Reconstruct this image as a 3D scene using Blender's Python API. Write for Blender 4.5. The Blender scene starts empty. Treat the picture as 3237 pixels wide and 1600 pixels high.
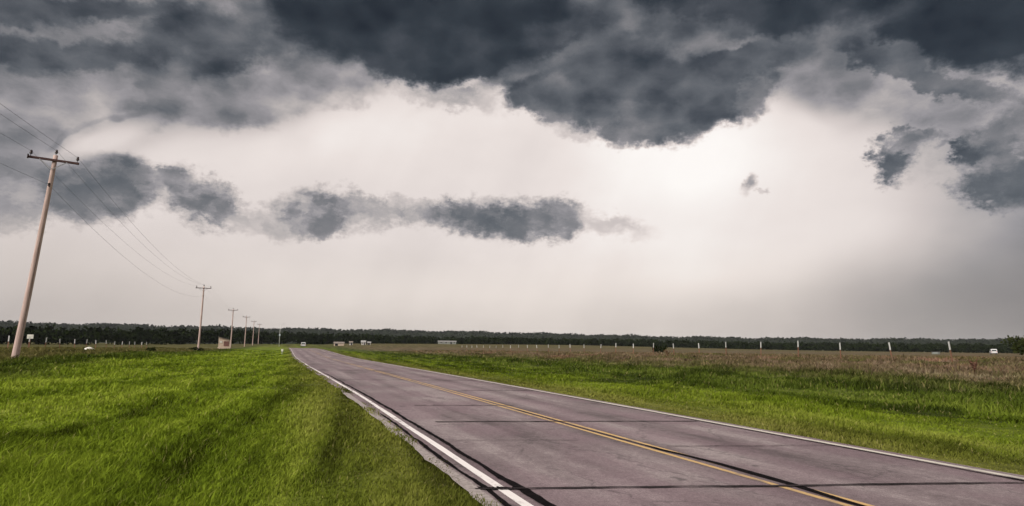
import bpy, math, random
import numpy as np
from mathutils import Vector, Matrix

random.seed(7)
rng = np.random.default_rng(7)
C = bpy.context.scene.collection
scene = bpy.context.scene
R = math.radians

# ------------------------------------------------------------------ camera
EYE = 1.7
cam_data = bpy.data.cameras.new('camera')
cam_data.sensor_width = 36.0
cam_data.lens = 36.0 * 1600.0 / 2575.0
cam_data.clip_start = 0.1
cam_data.clip_end = 20000
cam = bpy.data.objects.new('camera', cam_data)
C.objects.link(cam)
cam.matrix_world = (Matrix.Translation((0, 0, EYE)) @ Matrix.Rotation(R(-19.3857), 4, 'Z')
                    @ Matrix.Rotation(R(90 + 8.3721), 4, 'X') @ Matrix.Rotation(R(0.6), 4, 'Z'))
scene.camera = cam

# ------------------------------------------------------------------ render settings
scene.render.engine = 'CYCLES'
scene.view_settings.view_transform = 'Standard'
scene.view_settings.look = 'None'
scene.view_settings.gamma = 1
EXPO = 1.65
scene.view_settings.exposure = EXPO
scene.cycles.max_bounces = 5
scene.cycles.diffuse_bounces = 3
scene.cycles.glossy_bounces = 2
scene.cycles.transmission_bounces = 3
scene.cycles.transparent_max_bounces = 4
scene.cycles.use_denoising = True
scene.cycles.use_adaptive_sampling = True
scene.cycles.adaptive_threshold = 0.02
scene.cycles.caustics_reflective = False
scene.cycles.caustics_refractive = False


def lin(c):
    out = []
    for v in c:
        v = v / 255.0
        out.append(v / 12.92 if v <= 0.04045 else ((v + 0.055) / 1.055) ** 2.4)
    return (out[0], out[1], out[2], 1.0)


class Nodes:
    """small helper to write node trees as expressions"""
    def __init__(self, tree):
        self.t = tree

    def n(self, kind, **kw):
        nd = self.t.nodes.new(kind)
        for k, v in kw.items():
            setattr(nd, k, v)
        return nd

    def put(self, sock, v):
        if hasattr(v, 'is_output'):
            self.t.links.new(v, sock)
        else:
            sock.default_value = v

    def math(self, op, a, b=None, c=None, clamp=False):
        nd = self.n('ShaderNodeMath', operation=op, use_clamp=clamp)
        self.put(nd.inputs[0], a)
        if b is not None:
            self.put(nd.inputs[1], b)
        if c is not None:
            self.put(nd.inputs[2], c)
        return nd.outputs[0]

    def vmath(self, op, a, b=None, scale=None):
        nd = self.n('ShaderNodeVectorMath', operation=op)
        self.put(nd.inputs[0], a)
        if b is not None:
            self.put(nd.inputs[1], b)
        if scale is not None:
            self.put(nd.inputs['Scale'], scale)
        return nd.outputs['Value'] if op in ('LENGTH', 'DOT_PRODUCT') else nd.outputs['Vector']

    def noise(self, vec, scale, detail=4, rough=0.5, dist=0.0, color=False, lac=2.0):
        nd = self.n('ShaderNodeTexNoise')
        self.put(nd.inputs['Vector'], vec)
        nd.inputs['Scale'].default_value = scale
        nd.inputs['Detail'].default_value = detail
        nd.inputs['Roughness'].default_value = rough
        nd.inputs['Lacunarity'].default_value = lac
        nd.inputs['Distortion'].default_value = dist
        return nd.outputs['Color' if color else 'Fac']

    def remap(self, v, a, b, c=0.0, d=1.0, smooth=True):
        nd = self.n('ShaderNodeMapRange', interpolation_type='SMOOTHSTEP' if smooth else 'LINEAR')
        if not smooth:
            nd.clamp = True
        self.put(nd.inputs[0], v)
        for i, x in enumerate((a, b, c, d)):
            self.put(nd.inputs[i + 1], x)
        return nd.outputs[0]

    def mixf(self, f, a, b):
        nd = self.n('ShaderNodeMix', data_type='FLOAT')
        self.put(nd.inputs[0], f)
        self.put(nd.inputs[2], a)
        self.put(nd.inputs[3], b)
        return nd.outputs[0]

    def mixc(self, f, a, b):
        nd = self.n('ShaderNodeMix', data_type='RGBA')
        self.put(nd.inputs[0], f)
        self.put(nd.inputs[6], a)
        self.put(nd.inputs[7], b)
        return nd.outputs[2]

    def scalev(self, v, s, off=(0, 0, 0)):
        nd = self.n('ShaderNodeMapping', vector_type='POINT')
        self.put(nd.inputs['Vector'], v)
        nd.inputs['Scale'].default_value = s
        nd.inputs['Location'].default_value = off
        return nd.outputs[0]

    def sep(self, v):
        nd = self.n('ShaderNodeSeparateXYZ')
        self.put(nd.inputs[0], v)
        return nd.outputs

    def comb(self, x, y, z=0.0):
        nd = self.n('ShaderNodeCombineXYZ')
        self.put(nd.inputs[0], x)
        self.put(nd.inputs[1], y)
        self.put(nd.inputs[2], z)
        return nd.outputs[0]

    def ramp(self, f, stops):
        nd = self.n('ShaderNodeValToRGB')
        self.put(nd.inputs[0], f)
        e = nd.color_ramp.elements
        while len(e) < len(stops):
            e.new(0.5)
        for el, (p, c) in zip(e, stops):
            el.position = p
            el.color = c
        return nd.outputs[0]

# ------------------------------------------------------------------ light: sun and storm sky
SUN_DIR = Vector((-0.80, -0.42, 0.62)).normalized()      # towards the sun: behind and left of the road
sun_data = bpy.data.lights.new('sun', 'SUN')
sun_data.energy = 1.5
sun_data.angle = R(25)
sun_data.color = (1.0, 0.95, 0.88)
sun = bpy.data.objects.new('sun', sun_data)
C.objects.link(sun)
sun.rotation_euler = SUN_DIR.to_track_quat('Z', 'Y').to_euler()
sun.location = (-40, -20, 40)

world = bpy.data.worlds.new('World')
scene.world = world
world.use_nodes = True
wt = world.node_tree
wt.nodes.clear()
N = Nodes(wt)
skytex = N.n('ShaderNodeTexSky', sky_type='NISHITA', sun_disc=False)
skytex.sun_elevation = math.asin(SUN_DIR.z)
skytex.sun_rotation = math.atan2(SUN_DIR.x, SUN_DIR.y)
bg_clear = N.n('ShaderNodeBackground')
wt.links.new(skytex.outputs[0], bg_clear.inputs[0])
bg_clear.inputs[1].default_value = 0.08

# cloud field over the whole sphere: azimuth (degrees clockwise from the road's heading) and elevation
direction = N.n('ShaderNodeTexCoord').outputs['Generated']
dx, dy, dz = N.sep(direction)
az = N.math('MULTIPLY', N.math('ARCTAN2', dx, dy), 57.29578)
el = N.math('MULTIPLY', N.math('ARCSINE', dz), 57.29578)
P = N.comb(az, el)
def warp(scale, detail, rough, amp, seed):
    q = N.scalev(P, (scale, scale * 1.35, scale), (seed, seed * .7, seed * 1.3))
    c = N.noise(q, 1.0, detail, rough, color=True)
    return N.vmath('MULTIPLY', N.vmath('SUBTRACT', c, (0.5, 0.5, 0.5)), (amp, amp * .7, 0.0))
w_big = warp(0.10, 1.5, 0.5, 7.0, 3.1)
w_mid = warp(0.28, 7, 0.62, 6.0, 11.7)
w_fine = warp(0.80, 8, 0.70, 4.2, 23.3)
P_soft = N.vmath('ADD', P, w_big)                       # broad veils
P_deck = N.vmath('ADD', N.vmath('ADD', N.vmath('ADD', P, N.vmath('SCALE', w_big, scale=.45)), w_mid), N.vmath('SCALE', w_fine, scale=.45))   # storm deck
P_scud = N.vmath('ADD', N.vmath('ADD', P, N.vmath('SCALE', w_mid, scale=.75)), w_fine)  # torn scud
P_torn = N.vmath('ADD', P, N.vmath('SCALE', w_fine, scale=.42))   # thin rifts and shreds
SPACE = {'v': P_soft, 'd': P_deck, 's': P_scud, 'p': P, 'f': P_torn, 'a': N.vmath('ADD', P, N.vmath('SCALE', w_fine, scale=.14))}

# each cloud: space, azimuth, elevation, half length, half height, tilt (deg), brightness, opacity, softness
CLOUDS = [
    # glow of the gap and the rain veils below it
    ('p', 10.9, 8.1, 56.63, 12.75, 2, 0.85, 1.00, 0.90),
    ('p', 1.7, 17.5, 21.09, 3.98, 10, 0.92, 0.90, 0.80),
    ('p', -6.0, 16.6, 8.00, 1.89, 12, 0.96, 0.70, 0.90),
    ('p', 33.8, 14.7, 14.88, 10.28, -4, 0.95, 1.00, 0.90),
    ('p', 33.5, 14.6, 6.95, 6.18, -8, 1.01, 1.00, 0.90),
    ('p', 14.2, 15.6, 13.18, 4.21, 2, 0.89, 0.70, 0.80),
    ('p', 19.8, 11.1, 36.45, 2.14, 1, 0.90, 0.40, 0.90),
    ('p', 14.5, 4.4, 22.04, 3.20, 7, 0.87, 0.60, 0.90),
    ('p', 66.6, 7.0, 12.15, 9.82, -79, 0.48, 1.00, 0.80),
    ('p', 58.6, 0.7, 11.86, 4.95, -7, 0.48, 0.90, 0.80),
    ('p', 43.3, 1.3, 14.81, 2.59, -4, 0.72, 0.60, 0.90),
    ('p', -20.3, 1.0, 13.07, 3.26, 1, 0.71, 0.80, 0.90),
    ('p', 6.0, 0.6, 14.10, 2.39, 1, 0.78, 0.60, 0.90),
    ('p', -20.6, 6.5, 6.41, 1.65, 6, 0.80, 0.50, 0.90),
    # storm deck, pale veils first
    ('v', -17.8, 21.4, 22.53, 8.86, 17, 0.52, 1.00, 0.45),
    ('v', -6.3, 21.6, 13.49, 3.93, 16, 0.56, 0.90, 0.40),
    ('d', -13.1, 18.5, 11.64, 1.72, 20, 0.66, 0.70, 0.43),
    ('d', -18.1, 17.4, 6.24, 1.95, 9, 0.60, 0.70, 0.43),
    ('p', -7.1, 15.5, 7.85, 2.19, 15, 0.93, 0.75, 0.80),
    ('v', 54.0, 23.3, 16.42, 5.60, -25, 0.52, 1.00, 0.45),
    ('v', 25.4, 31.8, 57.43, 6.00, -2, 0.38, 1.00, 0.35),
    ('v', 56.0, 16.8, 8.32, 2.47, -23, 0.60, 0.60, 0.70),
    ('v', 46.8, 21.8, 5.14, 2.10, -11, 0.54, 0.70, 0.70),
    ('p', 56.5, 17.0, 5.40, 1.27, -16, 0.57, 0.70, 0.80),
    # storm deck, dark bodies
    ('d', -20.2, 23.3, 9.89, 1.09, 13, 0.29, 0.90, 0.36),
    ('d', -19.1, 20.4, 7.65, 1.13, 13, 0.37, 0.90, 0.32),
    ('d', -8.6, 23.0, 5.23, 3.04, 24, 0.33, 0.95, 0.30),
    ('d', -10.4, 19.8, 3.69, 1.84, 51, 0.44, 0.85, 0.36),
    ('d', -2.1, 20.7, 8.59, 1.89, 14, 0.53, 0.80, 0.36),
    ('d', 10.1, 28.1, 14.51, 5.19, -0, 0.20, 1.00, 0.20),
    ('d', 11.4, 25.0, 7.44, 2.28, 4, 0.23, 1.00, 0.25),
    ('d', 29.5, 29.1, 9.43, 1.27, 11, 0.36, 0.70, 0.43),
    ('d', 30.8, 22.8, 11.62, 3.29, -6, 0.34, 1.00, 0.18),
    ('d', 22.7, 22.3, 4.83, 2.37, -18, 0.38, 0.90, 0.25),
    ('d', 37.8, 21.4, 4.32, 2.51, 11, 0.37, 0.90, 0.22),
    ('d', 29.4, 25.7, 4.06, 1.93, -4, 0.31, 0.90, 0.29),
    ('d', 30.4, 19.8, 5.76, 1.89, -3, 0.41, 0.90, 0.25),
    ('d', 40.6, 24.0, 3.90, 1.33, 5, 0.34, 0.95, 0.22),
    ('d', 39.8, 28.2, 9.96, 2.12, -14, 0.23, 1.00, 0.26),
    ('d', 56.6, 23.6, 8.17, 3.25, -21, 0.18, 1.00, 0.24),
    ('d', 52.7, 20.8, 5.42, 0.97, -36, 0.33, 0.90, 0.30),
    ('d', 56.2, 18.9, 3.04, 0.81, -22, 0.36, 0.80, 0.36),
    # lighter rifts between the bodies, and torn edges
    ('f', 23.1, 25.3, 8.45, 0.54, 20, 0.42, 0.60, 0.90),
    ('f', 30.6, 27.7, 5.41, 0.83, 10, 0.42, 0.70, 0.90),
    ('f', 18.9, 23.7, 3.00, 0.33, 11, 0.56, 0.60, 0.90),
    ('f', 17.0, 24.6, 2.24, 0.47, 19, 0.24, 0.90, 0.50),
    ('f', 20.8, 23.5, 2.59, 0.31, 20, 0.30, 0.70, 0.60),
    ('f', 24.2, 26.5, 1.81, 0.24, 25, 0.25, 0.70, 0.60),
    ('f', 47.0, 24.3, 4.94, 0.80, 11, 0.46, 0.80, 0.70),
    ('f', 44.4, 22.5, 2.87, 0.78, -19, 0.56, 0.60, 0.80),
    ('f', -17.4, 22.7, 4.96, 0.49, 7, 0.42, 0.60, 0.80),
    ('f', -0.0, 23.8, 3.56, 1.32, -20, 0.44, 0.50, 0.80),
    ('s', 13.0, 22.1, 4.42, 0.88, -8, 0.62, 0.70, 0.60),
    ('s', 40.8, 20.8, 1.89, 0.99, 78, 0.50, 0.80, 0.50),
    ('s', 25.3, 19.0, 2.21, 0.62, -11, 0.66, 0.60, 0.70),
    # scud
    ('f', -18.8, 11.0, 2.09, 1.95, 34, 0.50, 0.90, 0.40),
    ('f', -14.5, 11.7, 3.84, 2.49, 10, 0.42, 1.00, 0.22),
    ('f', -12.6, 13.1, 1.61, 1.21, 13, 0.44, 0.90, 0.40),
    ('s', -14.2, 11.1, 3.08, 1.79, 9, 0.41, 1.00, 0.50),
    ('s', -19.6, 12.0, 2.04, 1.39, 14, 0.55, 0.80, 0.50),
    ('s', -19.5, 8.9, 2.00, 1.01, 8, 0.55, 0.70, 0.50),
    ('s', -18.8, 10.1, 1.15, 1.01, 18, 0.74, 0.50, 0.60),
    ('s', -9.5, 13.1, 2.26, 0.63, -3, 0.60, 0.80, 0.50),
    ('s', -7.4, 11.6, 3.24, 1.78, -23, 0.51, 1.00, 0.45),
    ('s', -6.1, 10.8, 1.80, 1.10, -17, 0.44, 0.80, 0.40),
    ('s', -2.7, 9.9, 2.82, 1.00, -10, 0.64, 0.80, 0.60),
    ('s', 2.8, 11.3, 3.86, 1.78, 0, 0.48, 1.00, 0.45),
    ('s', 2.2, 10.1, 2.00, 0.89, 4, 0.46, 0.70, 0.50),
    ('s', 8.4, 11.9, 4.23, 0.91, -1, 0.64, 0.80, 0.50),
    ('s', 18.4, 11.4, 6.64, 1.64, -1, 0.44, 1.00, 0.50),
    ('s', 17.3, 11.2, 4.37, 1.21, -1, 0.42, 1.00, 0.60),
    ('s', 23.5, 11.1, 1.99, 1.78, -1, 0.47, 0.80, 0.35),
    ('s', 27.8, 10.9, 3.57, 0.92, -13, 0.74, 0.80, 0.60),
    ('f', 40.2, 13.8, 0.78, 0.43, 59, 0.62, 0.90, 0.60),
    ('s', 41.6, 13.2, 0.57, 0.26, -5, 0.76, 0.70, 0.60),
    ('s', 51.1, 14.9, 1.74, 1.35, 70, 0.42, 1.00, 0.40),
    ('s', 52.6, 15.9, 2.24, 0.71, -10, 0.48, 1.00, 0.45),
    ('s', 52.8, 14.5, 2.35, 1.30, -10, 0.66, 0.60, 0.60),
    ('s', 57.4, 13.7, 2.31, 1.99, 51, 0.40, 1.00, 0.40),
    ('s', 57.9, 11.5, 3.07, 1.51, -9, 0.37, 1.00, 0.40),
    ('s', 59.1, 15.1, 1.92, 1.11, 88, 0.50, 0.90, 0.40),
    # thin shelf curling off the left bank
    ('p', -14.1, 15.3, 3.57, 0.96, 32, 0.88, 0.80, 0.60),
    ('a', -17.6, 14.2, 0.60, 0.55, 48, 0.58, 0.80, 0.70),
    ('a', -17.1, 14.7, 0.95, 0.20, 59, 0.52, 0.95, 0.60),
    ('a', -16.2, 15.6, 0.99, 0.18, 45, 0.55, 0.95, 0.60),
    ('a', -15.0, 16.4, 0.97, 0.17, 31, 0.54, 0.95, 0.60),
    ('a', -13.7, 16.9, 0.48, 0.26, 13, 0.48, 0.90, 0.50),
    ('a', -12.4, 17.5, 1.23, 0.17, 21, 0.52, 0.90, 0.70),
    # details
    ('d', 36.3, 26.2, 4.53, 1.56, -2, 0.42, 0.70, 0.43),
    ('p', -17.4, 17.8, 8.15, 1.81, 13, 0.54, 0.70, 0.80),
    ('f', 51.5, 14.7, 0.36, 0.32, -80, 0.78, 0.80, 0.60),
    ('f', 50.4, 16.5, 0.28, 0.24, -22, 0.36, 0.80, 0.60),
    ('f', 52.6, 16.1, 0.89, 0.27, 2, 0.40, 0.70, 0.60),
    ('f', 54.4, 15.3, 0.50, 0.18, 14, 0.50, 0.70, 0.60),
    ('s', 56.1, 14.4, 0.83, 0.68, -20, 0.34, 0.90, 0.50),
    ('s', 58.3, 11.6, 2.03, 1.28, -11, 0.33, 0.95, 0.40),
    ('s', 56.7, 11.0, 1.08, 0.68, -9, 0.36, 0.90, 0.50),
    ('s', 58.8, 13.5, 1.39, 1.11, -86, 0.37, 0.90, 0.50),
    ('s', 50.9, 14.4, 0.91, 0.71, 86, 0.38, 0.90, 0.50),
    ('f', 57.6, 15.4, 1.10, 0.52, 79, 0.42, 0.80, 0.50),
    ('f', 41.7, 13.2, 0.25, 0.20, -8, 0.74, 0.70, 0.60),
    ('f', 24.9, 11.1, 0.94, 0.85, -2, 0.50, 0.70, 0.60),
    ('f', 41.2, 21.5, 0.70, 0.52, -87, 0.42, 0.80, 0.50),
]
shred = N.remap(N.noise(N.vmath('ADD', N.scalev(P, (.42, .60, 1.0), (1.2, 8.7, 0.0)), N.vmath('SCALE', w_fine, scale=.25)), 1.0, 6, .62), .36, .60, .52, 1.0)
L = 0.74
for num, (sp, caz, cel, ra, re, tilt, bright, opac, soft) in enumerate(CLOUDS):
    if num % 8 == 0:      # keeps the node order sequential, so the shader stays small while it runs
        nudge = N.math('MULTIPLY', L, 1e-6)
        SPACE = {k: N.vmath('ADD', v, nudge) for k, v in SPACE.items()}
    mp = N.n('ShaderNodeMapping', vector_type='TEXTURE')
    wt.links.new(SPACE[sp], mp.inputs['Vector'])
    mp.inputs['Location'].default_value = (caz, cel, 0)
    mp.inputs['Rotation'].default_value = (0, 0, R(tilt))
    mp.inputs['Scale'].default_value = (ra, re, 1)
    d = N.vmath('LENGTH', mp.outputs[0])
    a = N.remap(d, max(0.0, 1 - soft), 1 + soft, opac, 0.0)
    if sp in 'sf':                                       # scud is torn: thin places let the veil behind show
        a = N.math('MULTIPLY', a, shred)
    L = N.mixf(a, L, bright)
# billows inside the grey parts: soft swellings with rounded, crisper heads
bq = N.vmath('ADD', N.scalev(P, (0.16, 0.30, 1.0), (5.2, 1.7, 0.0)), N.vmath('SCALE', w_mid, scale=.12))
bil = N.math('SUBTRACT', N.noise(bq, 1.0, 9, 0.68), 0.5)
def heads(sx, sy, off, wsc):
    vo = N.n('ShaderNodeTexVoronoi', feature='SMOOTH_F1', voronoi_dimensions='2D')
    wt.links.new(N.vmath('ADD', N.scalev(P, (sx, sy, 1.0), off), N.vmath('SCALE', w_fine, scale=wsc)), vo.inputs['Vector'])
    vo.inputs['Scale'].default_value = 1.0
    vo.inputs['Smoothness'].default_value = .35
    return N.math('SUBTRACT', vo.outputs['Distance'], 0.42)
hd = N.math('ADD', N.math('MULTIPLY', heads(.17, .27, (2.1, 4.4, 0), .10), .22), N.math('MULTIPLY', heads(.42, .62, (7.3, .6, 0), .16), .13))
dark_only = N.math('MULTIPLY', N.remap(L, 0.60, 0.85, 1.0, 0.03), N.remap(el, 6.0, 17.0, .10, 1.0))
L = N.math('ADD', L, N.math('MULTIPLY', N.math('ADD', N.math('MULTIPLY', bil, .36), hd), N.math('MULTIPLY', dark_only, N.remap(L, .15, .42, .45, 1.0))))
# slanting rain shafts under the gap
rq = N.n('ShaderNodeMapping', vector_type='POINT')
wt.links.new(P, rq.inputs['Vector'])
rq.inputs['Rotation'].default_value = (0, 0, R(24))
rain = N.math('SUBTRACT', N.noise(N.scalev(rq.outputs[0], (.20, .030, 1.0), (3.0, 2.0, 0.0)), 1.0, 3, .5), .5)
mott = N.math('SUBTRACT', N.noise(N.scalev(P, (.07, .12, 1.0), (8.0, 1.0, 0.0)), 1.0, 4, .55), .5)
L = N.math('ADD', L, N.math('MULTIPLY', N.math('ADD', N.math('MULTIPLY', rain, .055), N.math('MULTIPLY', mott, .10)), N.remap(L, .5, .75)))
cool = N.ramp(L, [(0.12, lin((26, 31, 38))), (0.22, lin((49, 55, 61))), (0.30, lin((69, 73, 79))), (0.40, lin((95, 98, 103))),
                 (0.50, lin((124, 123, 126))), (0.60, lin((153, 149, 152))), (0.70, lin((182, 175, 173))),
                 (0.80, lin((209, 199, 195))), (0.90, lin((235, 225, 220))), (1.0, lin((255, 250, 246)))])
warm = N.ramp(L, [(0.12, lin((31, 30, 30))), (0.40, lin((101, 98, 100))), (0.50, lin((128, 123, 124))), (0.60, lin((154, 148, 146))),
                 (0.70, lin((182, 173, 169))), (0.80, lin((208, 198, 192))), (0.90, lin((235, 224, 217))), (1.0, lin((255, 250, 245)))])
# rain veils low in the sky are warmer than the underside of the deck
col = N.mixc(N.remap(el, 4.0, 10.5), warm, cool)
bg_cloud = N.n('ShaderNodeBackground')
wt.links.new(col, bg_cloud.inputs[0])
bg_cloud.inputs[1].default_value = 1.0 / 2 ** EXPO
mix = N.n('ShaderNodeMixShader')
mix.inputs[0].default_value = 0.985                      # cloud cover: the clear sky only just glows through
wt.links.new(bg_clear.outputs[0], mix.inputs[1])
wt.links.new(bg_cloud.outputs[0], mix.inputs[2])
wout = N.n('ShaderNodeOutputWorld')
wt.links.new(mix.outputs[0], wout.inputs[0])
world.cycles.sampling_method = 'MANUAL'
world.cycles.sample_map_resolution = 256

# ------------------------------------------------------------------ object helpers
def tag(o, label=None, cat=None, group=None, kind=None):
    if label:
        o['label'] = label
    if cat:
        o['category'] = cat
    if group:
        o['group'] = group
    if kind:
        o['kind'] = kind
    return o


def empty(name, loc=(0, 0, 0), rz=0.0):
    o = bpy.data.objects.new(name, None)
    o.empty_display_size = 0.3
    o.location = loc
    o.rotation_euler = (0, 0, rz)
    C.objects.link(o)
    return o


def mesh_obj(name, verts, faces, mat, parent=None, smooth=False):
    me = bpy.data.meshes.new(name)
    me.from_pydata([tuple(v) for v in verts], [], faces)
    me.materials.append(mat)
    if smooth:
        me.polygons.foreach_set('use_smooth', [True] * len(me.polygons))
    me.update()
    o = bpy.data.objects.new(name, me)
    C.objects.link(o)
    if parent:
        o.parent = parent
    return o


def fast_mesh(name, verts, quads, tris, mat, parent=None):
    """mesh from numpy arrays; quads (n,4), tris (m,3)"""
    me = bpy.data.meshes.new(name)
    nq, nt = len(quads), len(tris)
    me.vertices.add(len(verts))
    me.vertices.foreach_set('co', np.ascontiguousarray(verts, np.float32).ravel())
    idx = np.concatenate([np.asarray(quads, np.int32).ravel(), np.asarray(tris, np.int32).ravel()])
    me.loops.add(len(idx))
    me.loops.foreach_set('vertex_index', idx)
    st = np.concatenate([np.arange(nq) * 4, nq * 4 + np.arange(nt) * 3]).astype(np.int32)
    me.polygons.add(nq + nt)
    me.polygons.foreach_set('loop_start', st)
    me.update(calc_edges=True)
    me.materials.append(mat)
    o = bpy.data.objects.new(name, me)
    C.objects.link(o)
    if parent:
        o.parent = parent
    return o


class MB:
    """collects shapes, builds them as one mesh object"""
    def __init__(self):
        self.v, self.f = [], []

    def add(self, verts, faces):
        b = len(self.v)
        self.v += [tuple(p) for p in verts]
        self.f += [tuple(i + b for i in f) for f in faces]
        return self

    def box(self, c, s, m=None, bev=0.0):
        x, y, z = s[0] / 2, s[1] / 2, s[2] / 2
        if bev <= 0:
            vs = [Vector((i * x, j * y, k * z)) for k in (-1, 1) for j in (-1, 1) for i in (-1, 1)]
            fs = [(0, 2, 3, 1), (4, 5, 7, 6), (0, 1, 5, 4), (2, 6, 7, 3), (0, 4, 6, 2), (1, 3, 7, 5)]
        else:
            b = min(bev, x, y, z)
            ring = [(-x + b, -y), (x - b, -y), (x, -y + b), (x, y - b), (x - b, y), (-x + b, y), (-x, y - b), (-x, -y + b)]
            inn = [(p[0] * (1 - b / x), p[1] * (1 - b / y)) for p in ring]
            vs, fs = [], []
            for zz, rr in ((-z, inn), (-z + b, ring), (z - b, ring), (z, inn)):
                vs += [Vector((p[0], p[1], zz)) for p in rr]
            for k in range(3):
                for i in range(8):
                    j = (i + 1) % 8
                    fs.append((k * 8 + i, k * 8 + j, k * 8 + 8 + j, k * 8 + 8 + i))
            fs += [tuple(range(7, -1, -1)), tuple(range(24, 32))]
        if m is not None:
            vs = [m @ p for p in vs]
        return self.add([p + Vector(c) for p in vs], fs)

    def tube(self, pts, rad, n=10, caps=True):
        pts = [Vector(p) for p in pts]
        rad = rad if isinstance(rad, (list, tuple)) else [rad] * len(pts)
        vs, fs = [], []
        for i, p in enumerate(pts):
            t = (pts[min(i + 1, len(pts) - 1)] - pts[max(i - 1, 0)]).normalized()
            a = t.cross(Vector((0, 0, 1)) if abs(t.z) < .9 else Vector((0, 1, 0))).normalized()
            b = t.cross(a)
            for k in range(n):
                an = 2 * math.pi * k / n
                vs.append(p + (a * math.cos(an) + b * math.sin(an)) * rad[i])
        for i in range(len(pts) - 1):
            for k in range(n):
                k2 = (k + 1) % n
                fs.append((i * n + k, i * n + n + k, i * n + n + k2, i * n + k2))
        if caps:
            fs.append(tuple(range(n)))
            fs.append(tuple((len(pts) - 1) * n + k for k in range(n - 1, -1, -1)))
        return self.add(vs, fs)

    def lathe(self, prof, c=(0, 0, 0), n=12, m=None):
        vs, fs = [], []
        for (r, z) in prof:
            for k in range(n):
                a = 2 * math.pi * k / n
                p = Vector((r * math.cos(a), r * math.sin(a), z))
                vs.append((m @ p if m is not None else p) + Vector(c))
        for i in range(len(prof) - 1):
            for k in range(n):
                k2 = (k + 1) % n
                fs.append((i * n + k, i * n + k2, i * n + n + k2, i * n + n + k))
        fs.append(tuple(range(n - 1, -1, -1)))
        fs.append(tuple((len(prof) - 1) * n + k for k in range(n)))
        return self.add(vs, fs)

    def prism(self, prof, y0, y1, axis='y'):
        """profile (x,z) extruded along y"""
        n = len(prof)
        vs = [(x, y0, z) for x, z in prof] + [(x, y1, z) for x, z in prof]
        fs = [tuple(range(n)), tuple(range(2 * n - 1, n - 1, -1))]
        for i in range(n):
            j = (i + 1) % n
            fs.append((i, i + n, j + n, j))
        return self.add(vs, fs)

    def build(self, name, mat, parent=None, smooth=False):
        return mesh_obj(name, self.v, self.f, mat, parent, smooth)


# ------------------------------------------------------------------ materials
def new_mat(name):
    m = bpy.data.materials.new(name)
    m.use_nodes = True
    m.node_tree.nodes.clear()
    return m, Nodes(m.node_tree)


def finish(N_, shader):
    o = N_.n('ShaderNodeOutputMaterial')
    N_.t.links.new(shader, o.inputs[0])


def principled(N_, color, rough=0.7, spec=0.3, normal=None, metal=0.0):
    b = N_.n('ShaderNodeBsdfPrincipled')
    N_.put(b.inputs['Base Color'], color)
    N_.put(b.inputs['Roughness'], rough)
    b.inputs['Specular IOR Level'].default_value = spec
    b.inputs['Metallic'].default_value = metal
    if normal is not None:
        N_.t.links.new(normal, b.inputs['Normal'])
    return b.outputs[0]


def bump(N_, h, strength=0.3, dist=0.02):
    b = N_.n('ShaderNodeBump')
    b.inputs['Strength'].default_value = strength
    b.inputs['Distance'].default_value = dist
    N_.t.links.new(h, b.inputs['Height'])
    return b.outputs[0]


def varied(name, c1, c2, scale=3.0, rough=0.7, spec=0.3, stretch=(1, 1, 1), metal=0.0, bumpy=0.0, detail=5):
    m, n = new_mat(name)
    pos = n.n('ShaderNodeTexCoord').outputs['Object']
    v = n.noise(n.scalev(pos, stretch), scale, detail, 0.6)
    f = n.remap(v, 0.3, 0.7)
    nor = bump(n, v, bumpy, 0.02) if bumpy else None
    finish(n, principled(n, n.mixc(f, (*c1, 1), (*c2, 1)), rough, spec, nor, metal))
    return m


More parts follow.
